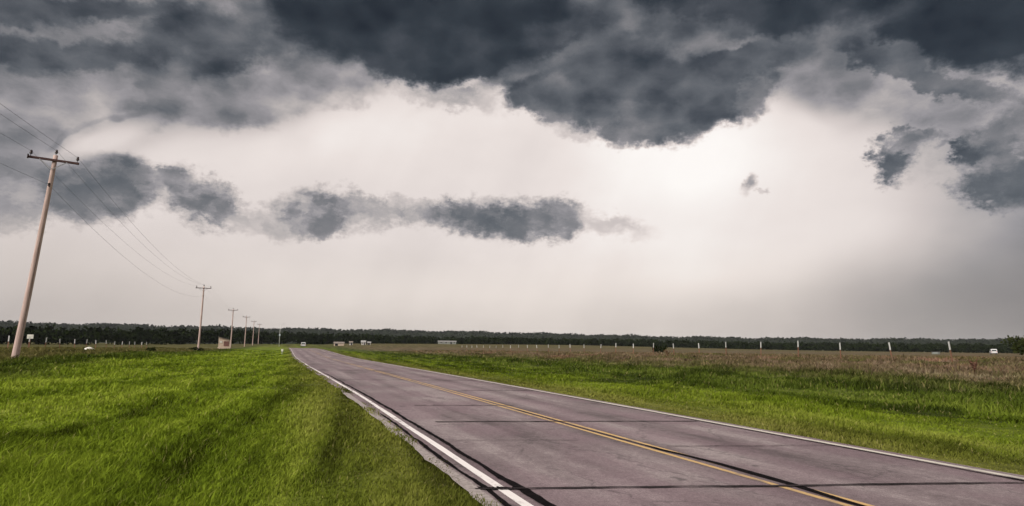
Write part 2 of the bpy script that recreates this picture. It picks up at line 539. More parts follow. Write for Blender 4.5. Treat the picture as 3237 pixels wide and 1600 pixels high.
def grass_zone(n):
    """colour of the vegetation by where it grows (world position)"""
    pos = n.n('ShaderNodeNewGeometry').outputs['Position']
    x, y, z = n.sep(pos)
    wob = n.math('MULTIPLY', n.math('SUBTRACT', n.noise(n.scalev(pos, (.12, .05, 0)), 1.0, 5, .6), .5), 9.0)
    xx = n.math('ADD', x, wob)
    # mowing swaths run along the road, patches do not
    rot = n.n('ShaderNodeMapping', vector_type='POINT')
    n.put(rot.inputs['Vector'], pos)
    rot.inputs['Rotation'].default_value = (0, 0, R(6))
    swath = n.noise(n.scalev(rot.outputs[0], (.80, .028, 0), (3, 1, 0)), 1.0, 4, .60)
    patch = n.noise(n.scalev(pos, (.22, .13, 0), (7, 2, 0)), 1.0, 5, .62)
    fine = n.noise(n.scalev(pos, (2.2, 1.4, .5)), 1.0, 4, .65)
    tone = n.math('ADD', n.math('MULTIPLY', swath, .55), n.math('ADD', n.math('MULTIPLY', patch, .24), n.math('MULTIPLY', fine, .21)))
    tone = n.remap(tone, .395, .615, smooth=False)
    mown = n.ramp(tone, [(0.0, (.040, .055, .0056, 1)), (.28, (.096, .136, .0110, 1)), (.60, (.162, .214, .0190, 1)), (1.0, (.235, .282, .038, 1))])
    rough_ = n.ramp(tone, [(0.0, (.022, .034, .0045, 1)), (.5, (.062, .086, .012, 1)), (1.0, (.122, .150, .028, 1))])
    field = n.ramp(tone, [(0.0, (.036, .036, .010, 1)), (.45, (.085, .080, .026, 1)), (1.0, (.150, .130, .052, 1))])
    brown = n.ramp(tone, [(0.0, (.042, .036, .016, 1)), (.35, (.105, .078, .044, 1)), (.7, (.165, .115, .080, 1)), (1.0, (.21, .175, .11, 1))])
    dry = n.ramp(tone, [(0.0, (.048, .048, .011, 1)), (.5, (.098, .096, .022, 1)), (1.0, (.170, .158, .046, 1))])
    # left: roadside strip | mown verge | rough line of the poles | field
    left = n.mixc(n.remap(xx, -8.5, -11.5), mown, rough_)
    left = n.mixc(n.remap(xx, -12.2, -14.5), left, field)
    # right: mown, less lush | taller green | brown seeding grass with rusty patches
    thin = n.remap(n.noise(n.scalev(pos, (.5, .34, 0), (31, 14, 0)), 1.0, 5, .6), .38, .62, .60, .84)
    right = n.mixc(n.remap(xx, 15.0, 20.0), n.vmath('SCALE', mown, scale=thin), rough_)
    rust = n.remap(n.noise(n.scalev(pos, (.16, .13, 0), (51, 24, 0)), 1.0, 4, .6), .54, .66, 0.0, .6)
    brown = n.mixc(rust, brown, (.190, .095, .068, 1))
    weedy = n.noise(n.scalev(pos, (.26, .20, 0), (61, 9, 0)), 1.0, 6, .66)
    brown = n.mixc(n.remap(weedy, .47, .62, 0.0, .75), brown, n.mixc(fine, (.040, .050, .010, 1), (.105, .110, .034, 1)))
    clumps = n.noise(n.scalev(pos, (.34, .24, 0), (21, 4, 0)), 1.0, 4, .6)
    dark = n.math('MULTIPLY', n.remap(clumps, .50, .60, 0.0, .8), n.remap(xx, 12.5, 18.0))
    right = n.mixc(dark, right, (.022, .032, .006, 1))
    right = n.mixc(n.remap(n.math('ADD', xx, n.math('MULTIPLY', n.math('SUBTRACT', fine, .5), 9.0)), 21.0, 31.0), right, brown)
    col = n.mixc(n.remap(x, 5.0, 6.0), left, right)
    # dusty, drier grass right against the pavement
    near = n.math('MULTIPLY', n.remap(n.math('ADD', x, n.math('MULTIPLY', wob, .12)), 14.6, 10.2), n.remap(x, 8.0, 9.0))
    near2 = n.math('MULTIPLY', n.remap(n.math('ADD', x, n.math('MULTIPLY', wob, .2)), -1.2, 2.2), n.remap(x, 5.0, 4.0))
    col = n.mixc(n.math('MULTIPLY', n.math('ADD', near, near2), .75), col, dry)
    far = n.remap(y, 230.0, 330.0)
    col = n.mixc(n.math('MULTIPLY', far, .6), col, field)
    return col, fine


def make_ground_mat():
    m, n = new_mat('turf')
    col, fine = grass_zone(n)
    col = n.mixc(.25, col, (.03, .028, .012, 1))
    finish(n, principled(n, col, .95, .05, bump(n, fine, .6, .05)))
    return m


def make_blade_mat():
    m, n = new_mat('grass_blades')
    col, fine = grass_zone(n)
    rnd = n.n('ShaderNodeNewGeometry').outputs['Random Per Island']
    k = n.math('ADD', n.math('MULTIPLY', rnd, .46), .96)
    # a few dead straws and a few broad dark weeds among the green
    straw = n.remap(rnd, .965, .97)
    col = n.vmath('SCALE', n.mixc(n.math('MULTIPLY', straw, .45), col, (.21, .175, .075, 1)), scale=k)
    d = n.n('ShaderNodeBsdfDiffuse')
    n.put(d.inputs[0], col)
    t = n.n('ShaderNodeBsdfTranslucent')
    n.put(t.inputs[0], col)
    mx = n.n('ShaderNodeMixShader')
    mx.inputs[0].default_value = .3
    n.t.links.new(d.outputs[0], mx.inputs[1])
    n.t.links.new(t.outputs[0], mx.inputs[2])
    finish(n, mx.outputs[0])
    return m


def make_leaf_mat(name, c1, c2):
    m, n = new_mat(name)
    pos = n.n('ShaderNodeNewGeometry').outputs['Position']
    v = n.noise(pos, .18, 4, .6)
    rnd = n.n('ShaderNodeNewGeometry').outputs['Random Per Island']
    f = n.math('ADD', n.math('MULTIPLY', n.remap(v, .35, .65), .6), n.math('MULTIPLY', rnd, .4))
    col = n.mixc(f, (*c1, 1), (*c2, 1))
    d = n.n('ShaderNodeBsdfDiffuse')
    n.put(d.inputs[0], col)
    finish(n, d.outputs[0])
    return m


def make_asphalt():
    m, n = new_mat('old_asphalt')
    pos = n.n('ShaderNodeNewGeometry').outputs['Position']
    x, y, z = n.sep(pos)
    streak = n.noise(n.scalev(pos, (1.5, .06, 0), (2, 0, 0)), 1.0, 4, .55)
    cloud = n.noise(n.scalev(pos, (.55, .30, 0), (9, 4, 0)), 1.0, 5, .6)
    grit = n.noise(pos, 55.0, 3, .7)
    mid = n.noise(n.scalev(pos, (6, 5, 0)), 1.0, 5, .65)
    # paler wheel paths
    wheel = n.math('ABSOLUTE', n.math('SINE', n.math('MULTIPLY', n.math('SUBTRACT', x, 6.05), 1.86)))
    f = n.math('ADD', n.math('MULTIPLY', streak, .38), n.math('ADD', n.math('MULTIPLY', cloud, .34), n.math('MULTIPLY', mid, .20)))
    f = n.math('ADD', f, n.math('MULTIPLY', wheel, .09))
    f = n.remap(f, .42, .60, smooth=False)
    col = n.ramp(f, [(0.0, (.090, .068, .071, 1)), (.30, (.140, .108, .112, 1)), (.65, (.184, .145, .149, 1)), (1.0, (.250, .207, .206, 1))])
    hue = n.noise(n.scalev(pos, (.8, .25, 0), (4, 8, 0)), 1.0, 3, .5)
    col = n.mixc(n.remap(hue, .42, .60, 0.0, .40), col, (.182, .120, .138, 1))
    g = n.math('MULTIPLY', n.remap(grit, .34, .66, .66, 1.34, smooth=False), n.remap(n.noise(n.scalev(pos, (21, 13, 0)), 1.0, 4, .75), .36, .64, .80, 1.20, smooth=False))
    col = n.vmath('SCALE', col, scale=g)
    # small dark spots of tar and oil
    spot = n.noise(n.scalev(pos, (2.3, 1.8, 0), (13, 5, 0)), 1.0, 2, .5)
    col = n.mixc(n.remap(spot, .69, .74, 0.0, .55), col, (.035, .028, .030, 1))
    # hairline cracks
    vd = n.n('ShaderNodeTexVoronoi', feature='DISTANCE_TO_EDGE')
    wv = n.vmath('ADD', n.scalev(pos, (.42, .26, 0)), n.vmath('SCALE', n.noise(n.scalev(pos, (1.7, 1.7, 0)), 1.0, 5, .6, color=True), scale=.28))
    n.t.links.new(wv, vd.inputs['Vector'])
    vd.inputs['Scale'].default_value = 1.0
    cr = n.remap(vd.outputs['Distance'], .003, .012, .42, 0.0)
    cr = n.math('MULTIPLY', cr, n.remap(cloud, .40, .54))
    col = n.mixc(cr, col, (.04, .033, .035, 1))
    hgt = n.math('ADD', grit, n.math('MULTIPLY', mid, .5))
    finish(n, principled(n, col, .82, .28, bump(n, hgt, .35, .008)))
    return m


def make_paint(name, c, worn, amount):
    m, n = new_mat(name)
    pos = n.n('ShaderNodeNewGeometry').outputs['Position']
    a = n.noise(n.scalev(pos, (9, 3.0, 0)), 1.0, 6, .7)
    b = n.noise(n.scalev(pos, (1.2, .22, 0), (5, 5, 0)), 1.0, 3, .5)
    age = n.remap(n.sep(pos)[1], 9.0, 90.0, 0.0, .10, smooth=False)      # dirtier towards the far end
    f = n.math('ADD', n.math('ADD', n.math('MULTIPLY', a, .55), age), n.math('MULTIPLY', b, .45))
    f = n.remap(f, amount, amount + .16)
    finish(n, principled(n, n.mixc(f, (*c, 1), (*worn, 1)), .7, .3))
    return m


MAT = dict(
    turf=make_ground_mat(),
    blade=make_blade_mat(),
    asphalt=make_asphalt(),
    white_paint=make_paint('white_road_paint', (.72, .67, .65), (.27, .23, .23), .50),
    old_white_paint=make_paint('dusty_road_paint', (.52, .48, .42), (.22, .195, .18), .54),
    yellow_paint=make_paint('yellow_road_paint', (.50, .325, .135), (.22, .165, .125), .47),
    tar=varied('tar_seal', (.004, .003, .0035), (.009, .007, .0075), 8, .95, .03),
    thin_tar=varied('worn_tar_seal', (.016, .012, .013), (.050, .040, .041), 5, .95, .05),
    shoulder=varied('pale_gravel', (.22, .19, .18), (.36, .315, .30), 14, .95, .1),
    pole_wood=varied('weathered_pole_wood', (.31, .220, .192), (.54, .415, .375), 2.5, .85, .1, (14, 14, .5), bumpy=.3),
    arm_wood=varied('crossarm_wood', (.045, .025, .024), (.085, .050, .046), 3, .85, .1, (1, 10, 10)),
    steel=varied('galvanised_steel', (.16, .16, .165), (.26, .26, .27), 6, .5, .5, metal=.6),
    porcelain=varied('brown_porcelain', (.018, .011, .010), (.035, .020, .017), 4, .25, .5),
    wire=varied('aluminium_wire', (.035, .035, .038), (.055, .055, .058), 3, .6, .3),
    post_white=varied('white_post_paint', (.38, .38, .37), (.56, .56, .54), 9, .6, .3),
    post_rust=varied('rusty_post_steel', (.13, .060, .036), (.22, .115, .075), 9, .8, .2),
    bark=varied('bark', (.035, .026, .018), (.075, .058, .042), 4, .95, .05, (4, 4, .6), bumpy=.5),
    leaf=make_leaf_mat('dark_foliage', (.004, .007, .0024), (.017, .024, .0075)),
    leaf_far=make_leaf_mat('far_foliage', (.006, .009, .005), (.018, .023, .012)),
    leaf_bush=make_leaf_mat('bush_foliage', (.012, .017, .005), (.045, .052, .015)),
    weed_red=make_leaf_mat('rusty_weed', (.10, .052, .036), (.20, .105, .078)),
    tan_wall=varied('tan_wall', (.40, .31, .235), (.52, .42, .33), 3, .85, .2),
    white_wall=varied('white_wall', (.38, .36, .34), (.50, .48, .45), 1.2, .8, .2),
    grey_wall=varied('grey_green_wall', (.14, .15, .135), (.21, .22, .20), 1.2, .8, .2),
    roof=varied('weathered_roof', (.16, .135, .115), (.27, .235, .205), 2, .85, .2),
    roof_pale=varied('pale_metal_roof', (.25, .245, .235), (.34, .33, .32), 1.2, .55, .4),
    rust_door=varied('rust_red_door', (.12, .058, .046), (.19, .100, .080), 5, .85, .2),
    opening=varied('dark_window', (.010, .010, .012), (.025, .025, .030), 2, .2, .5),
    car_white=varied('white_car_paint', (.46, .46, .455), (.55, .55, .545), .8, .3, .5),
    glass=varied('car_glass', (.012, .014, .017), (.03, .034, .04), 1.5, .1, .5),
    tyre=varied('tyre_rubber', (.012, .012, .012), (.022, .022, .022), 8, .9, .2),
    lamp_red=varied('tail_light', (.25, .01, .008), (.35, .02, .015), 5, .3, .5),
    plate=varied('pale_sign_plate', (.55, .54, .47), (.70, .69, .60), 5, .5, .4),
    plate_blue=varied('pale_blue_box', (.42, .50, .56), (.55, .63, .68), 5, .5, .4),
    bag=varied('white_sack', (.50, .48, .42), (.72, .70, .62), 7, .9, .1, bumpy=.5),
    straw=varied('dry_stalks', (.09, .05, .028), (.16, .10, .055), 9, .9, .1),
)


# ------------------------------------------------------------------ terrain
def sinterp(v, xs, ys, smooth):
    """interpolated profile, rounded off with a moving average"""
    acc = 0
    ks = np.linspace(-1, 1, 9)
    for k in ks:
        acc = acc + np.interp(v + k * smooth, xs, ys)
    return acc / len(ks)


def road_z(y):
    return sinterp(np.asarray(y, float), [-100, 20, 45, 100, 176, 260, 364, 600, 2000], [0, 0, -.06, -.2, .43, .52, .55, .6, .8], 14)


def left_line(y):      # the road widens a little with distance
    return sinterp(np.asarray(y, float), [0, 22, 31, 40, 57, 99, 240], [2.58, 2.56, 2.42, 2.28, 2.0, 1.6, 1.6], 4)


def verge(y):          # width of bare pavement left of the line: turf creeps in further off
    return np.interp(y, [0, 7, 10, 14, 20, 30, 300], [.42, .40, .34, .27, .15, .12, .10])


RIGHT_LINE = 9.55
CENTRE = 6.08


def vnoise(x, y, seed=0):
    """cheap smooth noise, about -1..1"""
    s = seed * 12.9898
    return (np.sin(x * 1.0 + 1.7 * np.sin(y * .73 + s) + s) + np.sin(y * 1.13 + 1.9 * np.sin(x * .61 - s) - 2 * s)
            + .6 * np.sin(x * 2.31 + y * 1.87 + s * 3)) / 2.6


def height(x, y, cut=True):
    x = np.asarray(x, float)
    y = np.asarray(y, float)
    rz = road_z(y)
    side = sinterp(y, [-200, 65, 130, 260, 900, 6000], [0, 0, -.42, -.35, 0, .3], 12)
    lat = sinterp(x, [-3000, -60, -26, -18, -13.6, -9, -4, 0, 1.5, 9.9, 12.5, 18, 24, 30, 41, 80, 3000],
                  [.7, .75, .95, .8, .72, .36, .03, -.04, -.02, -.02, -.12, -.02, .32, .72, .95, .85, .85], .8)
    w = np.interp(x, [-16, -5, 1, 10, 16, 26], [0, .5, 1, 1, .6, 0])
    z = rz * w + side * (1 - w) + lat
    z = z + 2.7 * np.exp(-((x - 150) / 130) ** 2 / 2 - ((y - 430) / 85) ** 2 / 2)
    off = np.clip(np.maximum(left_line(y) - .6 - x, x - 10.2) / 3, 0, 1)
    z = z + off * (.05 * vnoise(x * .9, y * .7, 1) + .035 * vnoise(x * 2.6, y * 1.7, 2))
    z = z + .25 * vnoise(x * .021, y * .017, 3) * np.clip((np.abs(x) - 45) / 60, 0, 1)
    if cut:
        d = np.minimum(x - (left_line(y) - .50), 9.86 - x)
        z = z - .07 * np.clip(d / .25, 0, 1)
    return z


def graded(lo, hi, f_lo, f_hi, step, grow):
    a = list(np.arange(f_lo, f_hi + 1e-6, step))
    s = step
    v = f_hi
    while v < hi:
        s *= grow
        v += s
        a.append(v)
    s = step
    v = f_lo
    while v > lo:
        s *= grow
        v -= s
        a.insert(0, v)
    return np.array(a)


gx = graded(-3000, 3000, -1.0, 11.0, .25, 1.06)
gy = graded(-300, 3000, -12, 40, .5, 1.05)
X, Y = np.meshgrid(gx, gy)
Z = height(X, Y)
nx, ny = len(gx), len(gy)
ii = (np.arange(ny - 1)[:, None] * nx + np.arange(nx - 1)[None, :]).ravel()
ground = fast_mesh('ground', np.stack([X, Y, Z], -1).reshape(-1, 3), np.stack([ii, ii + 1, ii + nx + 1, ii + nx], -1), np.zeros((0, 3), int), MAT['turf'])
ground.data.polygons.foreach_set('use_smooth', [True] * len(ground.data.polygons))
tag(ground, 'grassy plain on both sides of the road', 'ground', kind='structure')

# ------------------------------------------------------------------ road
RY = np.concatenate([np.arange(-25, 60, .25), np.arange(60, 200, 1.0), np.arange(200, 900, 5.0)])


def ribbon(name, xl, xr, ys, dz, mat, parent=None):
    ys = np.asarray(ys, float)
    z = road_z(ys) + dz
    n_ = len(ys)
    v = np.stack([np.stack([xl, ys, z], -1), np.stack([xr, ys, z], -1)], 1).reshape(-1, 3)
    i = np.arange(n_ - 1) * 2
    return fast_mesh(name, v, np.stack([i, i + 1, i + 3, i + 2], -1), np.zeros((0, 3), int), mat, parent)


def ragged(n_, amp, k=3):
    a = rng.normal(size=n_ + 2 * k)
    ker = np.ones(2 * k + 1) / (2 * k + 1)
    return np.convolve(a, ker, 'valid')[:n_] * amp * math.sqrt(2 * k + 1) * .6


road_edge_l = left_line(RY) - .37 + ragged(len(RY), .03, 2)
road = ribbon('road', road_edge_l, np.full(len(RY), 9.80) + ragged(len(RY), .02, 2), RY, 0.0, MAT['asphalt'])
tag(road, 'straight two lane road of pinkish grey asphalt', 'road', kind='structure')

sh_y = RY[RY < 26]
ribbon('gravel_edge', left_line(sh_y) - .46 + ragged(len(sh_y), .03, 2), left_line(sh_y) - .285 + ragged(len(sh_y), .012, 2), sh_y, .012, MAT['shoulder'], road)
for xc, mat, w, lab, y1 in ((left_line(RY), 'white_paint', .060, 'bright white edge line on the left side of the road', 1e9),
                            (np.full(len(RY), RIGHT_LINE), 'old_white_paint', .068, 'duller white edge line on the right side of the road', 1e9)):
    e = ribbon('edge_line', xc - w + ragged(len(RY), .006), xc + w + ragged(len(RY), .006), RY, .004, MAT[mat], road)
    e['label'] = lab
for dx_ in (-.115, .115):
    e = ribbon('centre_line', CENTRE + dx_ - .048 + ragged(len(RY), .005), CENTRE + dx_ + .048 + ragged(len(RY), .005), RY, .004, MAT['yellow_paint'], road)


def seal(y0, y1, xc, w, mat='tar', step=.12, rag=.02, dz=.009, wander=.03):
    ys = np.arange(y0, y1, step)
    t = np.linspace(0, 1, len(ys))
    c = (xc(ys) if callable(xc) else np.full(len(ys), xc)) + ragged(len(ys), wander, 9)
    ww = (w(ys) if callable(w) else np.full(len(ys), w)) * np.clip(np.minimum(t, 1 - t) * 14, .15, 1)
    return ribbon('crack_seal', c - ww + ragged(len(ys), rag, 2), c + ww + ragged(len(ys), rag, 2), ys, dz, MAT[mat], road)


# dark seals on both sides of the left edge line
seal(3.0, 44, lambda y: left_line(y) + .215 + np.interp(y, [3, 6, 8, 10], [.06, .05, .02, 0]), lambda y: np.interp(y, [3, 6.6, 8.5, 20, 44], [.080, .070, .040, .048, .03]), rag=.014, wander=.03)
seal(3.0, 17, lambda y: left_line(y) - .205, lambda y: np.interp(y, [3, 8, 15, 24], [.026, .036, .036, .02]), rag=.012, wander=.025)
# the seal along the crown of the road, wandering onto the right-hand yellow line
seal(4.5, 10.5, lambda y: CENTRE + np.interp(y, [4.5, 5.9, 6.7, 8.4, 9.6], [.0, .01, .11, .12, .02]), lambda y: np.interp(y, [4.5, 6.2, 7, 8.5, 10.5], [.034, .05, .075, .062, .03]), rag=.008, wander=.015)
seal(10.0, 17.0, CENTRE, .022, 'thin_tar', rag=.008, wander=.012)
seal(4.0, 40, RIGHT_LINE - .15, .024, 'thin_tar', rag=.010, wander=.02)
seal(4.0, 6.4, RIGHT_LINE - .17, .035, 'tar', rag=.010, wander=.01, dz=.013)


def cross_seal(x0, y0, x1, y1, w, mat):
    n_ = 90
    t = np.linspace(0, 1, n_)
    xs = x0 + (x1 - x0) * t
    ys = y0 + (y1 - y0) * t + ragged(n_, .025, 8)
    ww = w + ragged(n_, w * .35, 2)
    z = road_z(ys) + .016
    v = np.stack([np.stack([xs, ys - ww, z], -1), np.stack([xs, ys + ww, z], -1)], 1).reshape(-1, 3)
    i = np.arange(n_ - 1) * 2
    return fast_mesh('cross_crack', v, np.stack([i, i + 2, i + 3, i + 1], -1), np.zeros((0, 3), int), MAT[mat], road)


cross_seal(2.25, 7.62, 9.5, 5.85, .030, 'thin_tar')
cross_seal(2.30, 7.66, 2.78, 7.50, .060, 'tar')
cross_seal(3.3, 14.5, 9.3, 13.1, .045, 'thin_tar')
cross_seal(3.6, 18.6, 6.4, 17.9, .04, 'thin_tar')
cross_seal(6.6, 24.6, 9.3, 23.8, .05, 'thin_tar')
cross_seal(6.4, 9.9, 9.4, 9.2, .014, 'thin_tar')
cross_seal(2.9, 11.6, 5.2, 11.0, .012, 'thin_tar')
cross_seal(2.6, 33.4, 9.4, 31.8, .06, 'thin_tar')
cross_seal(2.6, 46.5, 9.3, 45.0, .08, 'thin_tar')
cross_seal(3.0, 62.0, 9.3, 60.5, .09, 'thin_tar')

# ------------------------------------------------------------------ hills far behind
az_ = np.linspace(R(-75), R(105), 150)
rr_ = np.array([1150, 1250, 1400, 1550, 1700, 1900, 2100, 2350, 2600, 2900])
rise = np.array([-.05, .05, .38, .72, .92, 1.0, .96, .80, .5, 0])


def hill_top(a):
    d = np.degrees(a)
    return sinterp(d, [-75, -20, 0, 10, 22, 35, 50, 105], [45, 43, 42, 42, 38, 30, 27, 27], 3) + 1.5 * np.sin(d * .9) + 1.0 * np.sin(d * 2.3 + 1)


A, RR = np.meshgrid(az_, rr_)
HZ = hill_top(A) * np.repeat(rise[:, None], len(az_), 1) + 0.5
hv = np.stack([RR * np.sin(A), RR * np.cos(A), HZ], -1).reshape(-1, 3)
na = len(az_)
ii = (np.arange(len(rr_) - 1)[:, None] * na + np.arange(na - 1)[None, :]).ravel()
hills = fast_mesh('hills', hv, np.stack([ii, ii + 1, ii + na + 1, ii + na], -1), np.zeros((0, 3), int), MAT['leaf_far'])
tag(hills, 'low dark wooded hills along the horizon', 'hills', kind='structure')


# ------------------------------------------------------------------ foliage
def leaf_cloud(centres, radii, sizes, flat=1.0):
    """random quads at the given centres (n,3), offset within radii (n,3)"""
    n_ = len(centres)
    d = rng.normal(size=(n_, 3))
    d /= np.linalg.norm(d, axis=1)[:, None]
    p = centres + d * radii * (rng.random(n_) ** .4)[:, None]
    a = rng.normal(size=(n_, 3))
    a[:, 2] *= flat
    a /= np.linalg.norm(a, axis=1)[:, None]
    b = np.cross(a, rng.normal(size=(n_, 3)))
    b /= np.linalg.norm(b, axis=1)[:, None]
    s = np.asarray(sizes)[:, None] * (.6 + .8 * rng.random((n_, 1)))
    a, b = a * s, b * s * .75
    v = np.stack([p - a - b * .4, p + a * .2 - b, p + a + b * .3, p - a * .3 + b], 1).reshape(-1, 3)
    i = np.arange(n_) * 4
    return v, np.stack([i, i + 1, i + 2, i + 3], -1)


def crown_points(x, y, z0, hgt, wid, n_, lumps=7, base=.0):
    """leaf centres of one tree crown: a heap of uneven lobes"""
    lx = rng.normal(0, .30, lumps) * wid
    ly = rng.normal(0, .30, lumps) * wid
    lz = z0 + hgt * (base + (1 - base) * (.22 + .60 * rng.random(lumps)))
    lr = wid * (.20 + .16 * rng.random(lumps))
    k = rng.integers(0, lumps, n_)
    c = np.stack([x + lx[k], y + ly[k], lz[k]], -1)
    r = np.stack([lr[k], lr[k], np.minimum(lr[k], hgt * .26)], -1)
    return c, r


def wood(name, rows, leaf, mat, label):
    """a far-off wood as one mass; rows = list of (azimuth deg array, distance array, height, width, leaf count)"""
    cs, rs, ss = [], [], []
    for (x, y, h_, w_, n_) in rows:
        z0 = float(height(x, y)) if math.hypot(x, y) < 1100 else None
        if z0 is None:
            r_ = math.hypot(x, y)
            z0 = float(hill_top(math.atan2(x, y)) * np.interp(r_, rr_, rise)) - 2
        c, r = crown_points(x, y, z0 - .4, h_, w_, n_)
        cs.append(c); rs.append(r); ss.append(np.full(n_, leaf))
    v, q = leaf_cloud(np.concatenate(cs), np.concatenate(rs), np.concatenate(ss))
    o = fast_mesh(name, v, q, np.zeros((0, 3), int), mat)
    tag(o, label, 'wood', kind='stuff')
    return o


rows = []
d_ = -34.0
while d_ < 74:
    dist = float(np.interp(d_, [-34, -18, -5, 5, 14, 24, 40, 74], [270, 300, 380, 470, 500, 520, 560, 560]))
    hh = float(np.interp(d_, [-34, -18, -5, 5, 14, 24, 40, 74], [8.0, 8.0, 9.0, 8.6, 7.4, 7.4, 7.6, 7.6]))
    for row in range(4):
        r_ = dist + row * 13 + random.uniform(-5, 5)
        a_ = R(d_ + random.uniform(-.4, .4))
        h_ = hh * random.uniform(.90, 1.03) * (1.0 if row else .85)
        rows.append((r_ * math.sin(a_), r_ * math.cos(a_), h_, random.uniform(7, 11), 110))
    d_ += math.degrees(4.6 / dist)
wood('woods', rows, .72, MAT['leaf'], 'dark belt of woodland standing along the horizon')

rows = []
d_ = -36.0
while d_ < 76:
    for r_ in (1500, 1600, 1700, 1800, 1900, 1990):
        a_ = R(d_ + random.uniform(-.2, .2))
        r2 = r_ + random.uniform(-45, 45)
        rows.append((r2 * math.sin(a_), r2 * math.cos(a_), random.uniform(6.0, 8.0), random.uniform(15, 22), 12))
    d_ += .36
wood('far_woods', rows, 2.4, MAT['leaf_far'], 'hazy tree tops on the low hills beyond the dark woodland')


# ------------------------------------------------------------------ grass
def blades(name, xs, ys, hs, ws, mat, lean=.42, wind=(.16, .08), seed_heads=False):
    n_ = len(xs)
    z = height(xs, ys, cut=False) - .01
    a = rng.random(n_) * 2 * math.pi
    dxy = np.stack([np.cos(a), np.sin(a)], -1)
    ln = np.stack([rng.normal(wind[0], lean, n_), rng.normal(wind[1], lean, n_)], -1) * hs[:, None]
    base = np.stack([xs, ys, z], -1)
    wv = np.concatenate([dxy * ws[:, None], np.zeros((n_, 1))], 1)
    mid = base + np.concatenate([ln * .32, hs[:, None] * .58], 1)
    tip = base + np.concatenate([ln, hs[:, None] * (1 - .25 * np.linalg.norm(ln, axis=1)[:, None] / np.maximum(hs[:, None], .01) * .6)], 1)
    v = np.stack([base - wv, base + wv, mid + wv * .8, mid - wv * .8, tip], 1).reshape(-1, 3)
    i = np.arange(n_) * 5
    quads = np.stack([i, i + 1, i + 2, i + 3], -1)
    tris = np.stack([i + 3, i + 2, i + 4], -1)
    o = fast_mesh(name, v, quads, tris, mat)
    return o


def scatter(n_, r0, r1, a0=-34, a1=70):
    r_ = np.exp(rng.uniform(math.log(r0), math.log(r1), n_))
    a = np.radians(rng.uniform(a0, a1, n_))
    return r_ * np.sin(a), r_ * np.cos(a), r_


x, y, r = scatter(620000, 3.5, 170)
edge_l = left_line(y) - verge(y) + .05 * vnoise(x * 3, y * 4, 6) + .05 * rng.normal(size=len(x))
keep = (x < edge_l) | (x > 9.86 + .08 * vnoise(x * 3, y * 4, 5) + .05 * rng.normal(size=len(x)))
x, y, r = x[keep], y[keep], r[keep]
hz = np.interp(x, [-60, -19, -15, -11, -6, 0, 2, 9.8, 12, 17, 21, 25, 30, 80], [.34, .34, .34, .26, .22, .19, .10, .06, .12, .17, .30, .36, .34, .32])
clump = np.clip(.75 + .55 * vnoise(x * .8, y * .55, 8) + .25 * vnoise(x * 2.7, y * 2.1, 9), .25, 1.7)
far = np.clip((r - 60) / 80, 0, 1)
hs = hz * clump * (.55 + .7 * rng.random(len(x))) * (1 - .3 * far)
ws = np.maximum(.0042, .00085 * r) * (.7 + .7 * rng.random(len(x)))
# flowering stalks of the brown grass are thin
o = blades('grass', x, y, hs, ws, MAT['blade'])
tag(o, 'green verge grass and brown seeding grass on both sides of the road', 'grass', kind='stuff')


# ------------------------------------------------------------------ power line
def gz(x_, y_):
    return float(height(x_, y_))


def make_pole():
    root = empty('power_pole')
    H_ = 11.6
    n_ = 14
    pts = [(.03 * math.sin(i / n_ * 3.0), .02 * math.sin(i / n_ * 4.0), -.4 + (H_ + .4) * i / n_) for i in range(n_ + 1)]
    shaft = MB().tube(pts, [.178 - .068 * i / n_ for i in range(n_ + 1)], 14).build('shaft', MAT['pole_wood'], root, True)
    ca = MB().box((0, -.16, H_ - .32), (2.45, .10, .125), bev=.012).build('crossarm', MAT['arm_wood'], root)
    for s in (-1, 1):
        MB().box((s * .36, -.215, H_ - .60), (.80, .012, .045), Matrix.Rotation(-s * R(38), 3, 'Y')).build('brace', MAT['steel'], root)
    ins = [(0, 0.0), (.012, 0.0), (.012, .10), (.05, .10), (.062, .13), (.062, .17), (.040, .19), (.055, .21), (.050, .25), (.028, .29), (.0, .29)]
    ins = [(max(a * 1.25, .002), b * 1.15) for a, b in ins]
    for px, pz in ((-1.12, H_ - .257), (1.12, H_ - .257), (0.0, H_ + .0)):
        py = -.16 if px else 0.0
        MB().lathe(ins, (px, py, pz), 10).build('insulator', MAT['porcelain'], root, True)
    # fused cut-out hanging at the left end of the arm
    cut = MB()
    cut.box((-1.19, -.245, H_ - .33), (.06, .07, .10), bev=.01)
    cut.tube([(-1.19, -.30, H_ - .20), (-1.19, -.27, H_ - .45)], .04, 8)
    cut.build('cutout', MAT['porcelain'], root)
    sp = MB()
    sp.box((.02, -.155, H_ - 1.75), (.05, .09, .22), bev=.008)
    sp.lathe([(.03, -.07), (.06, -.06), (.035, 0), (.06, .06), (.03, .07)], (.02, -.235, H_ - 1.75), 10)
    sp.build('neutral_spool', MAT['porcelain'], root)
    gw = MB().tube([(.13, -.10, .1), (.125, -.10, 4), (.10, -.09, 8), (.09, -.08, H_ - 1.2)], .008, 5).build('ground_wire', MAT['wire'], root)
    return root


def copy_tree(o, parent=None):
    c = o.copy()
    C.objects.link(c)
    if parent is not None:
        c.parent = parent
    for ch in list(o.children):
        copy_tree(ch, c)
    return c


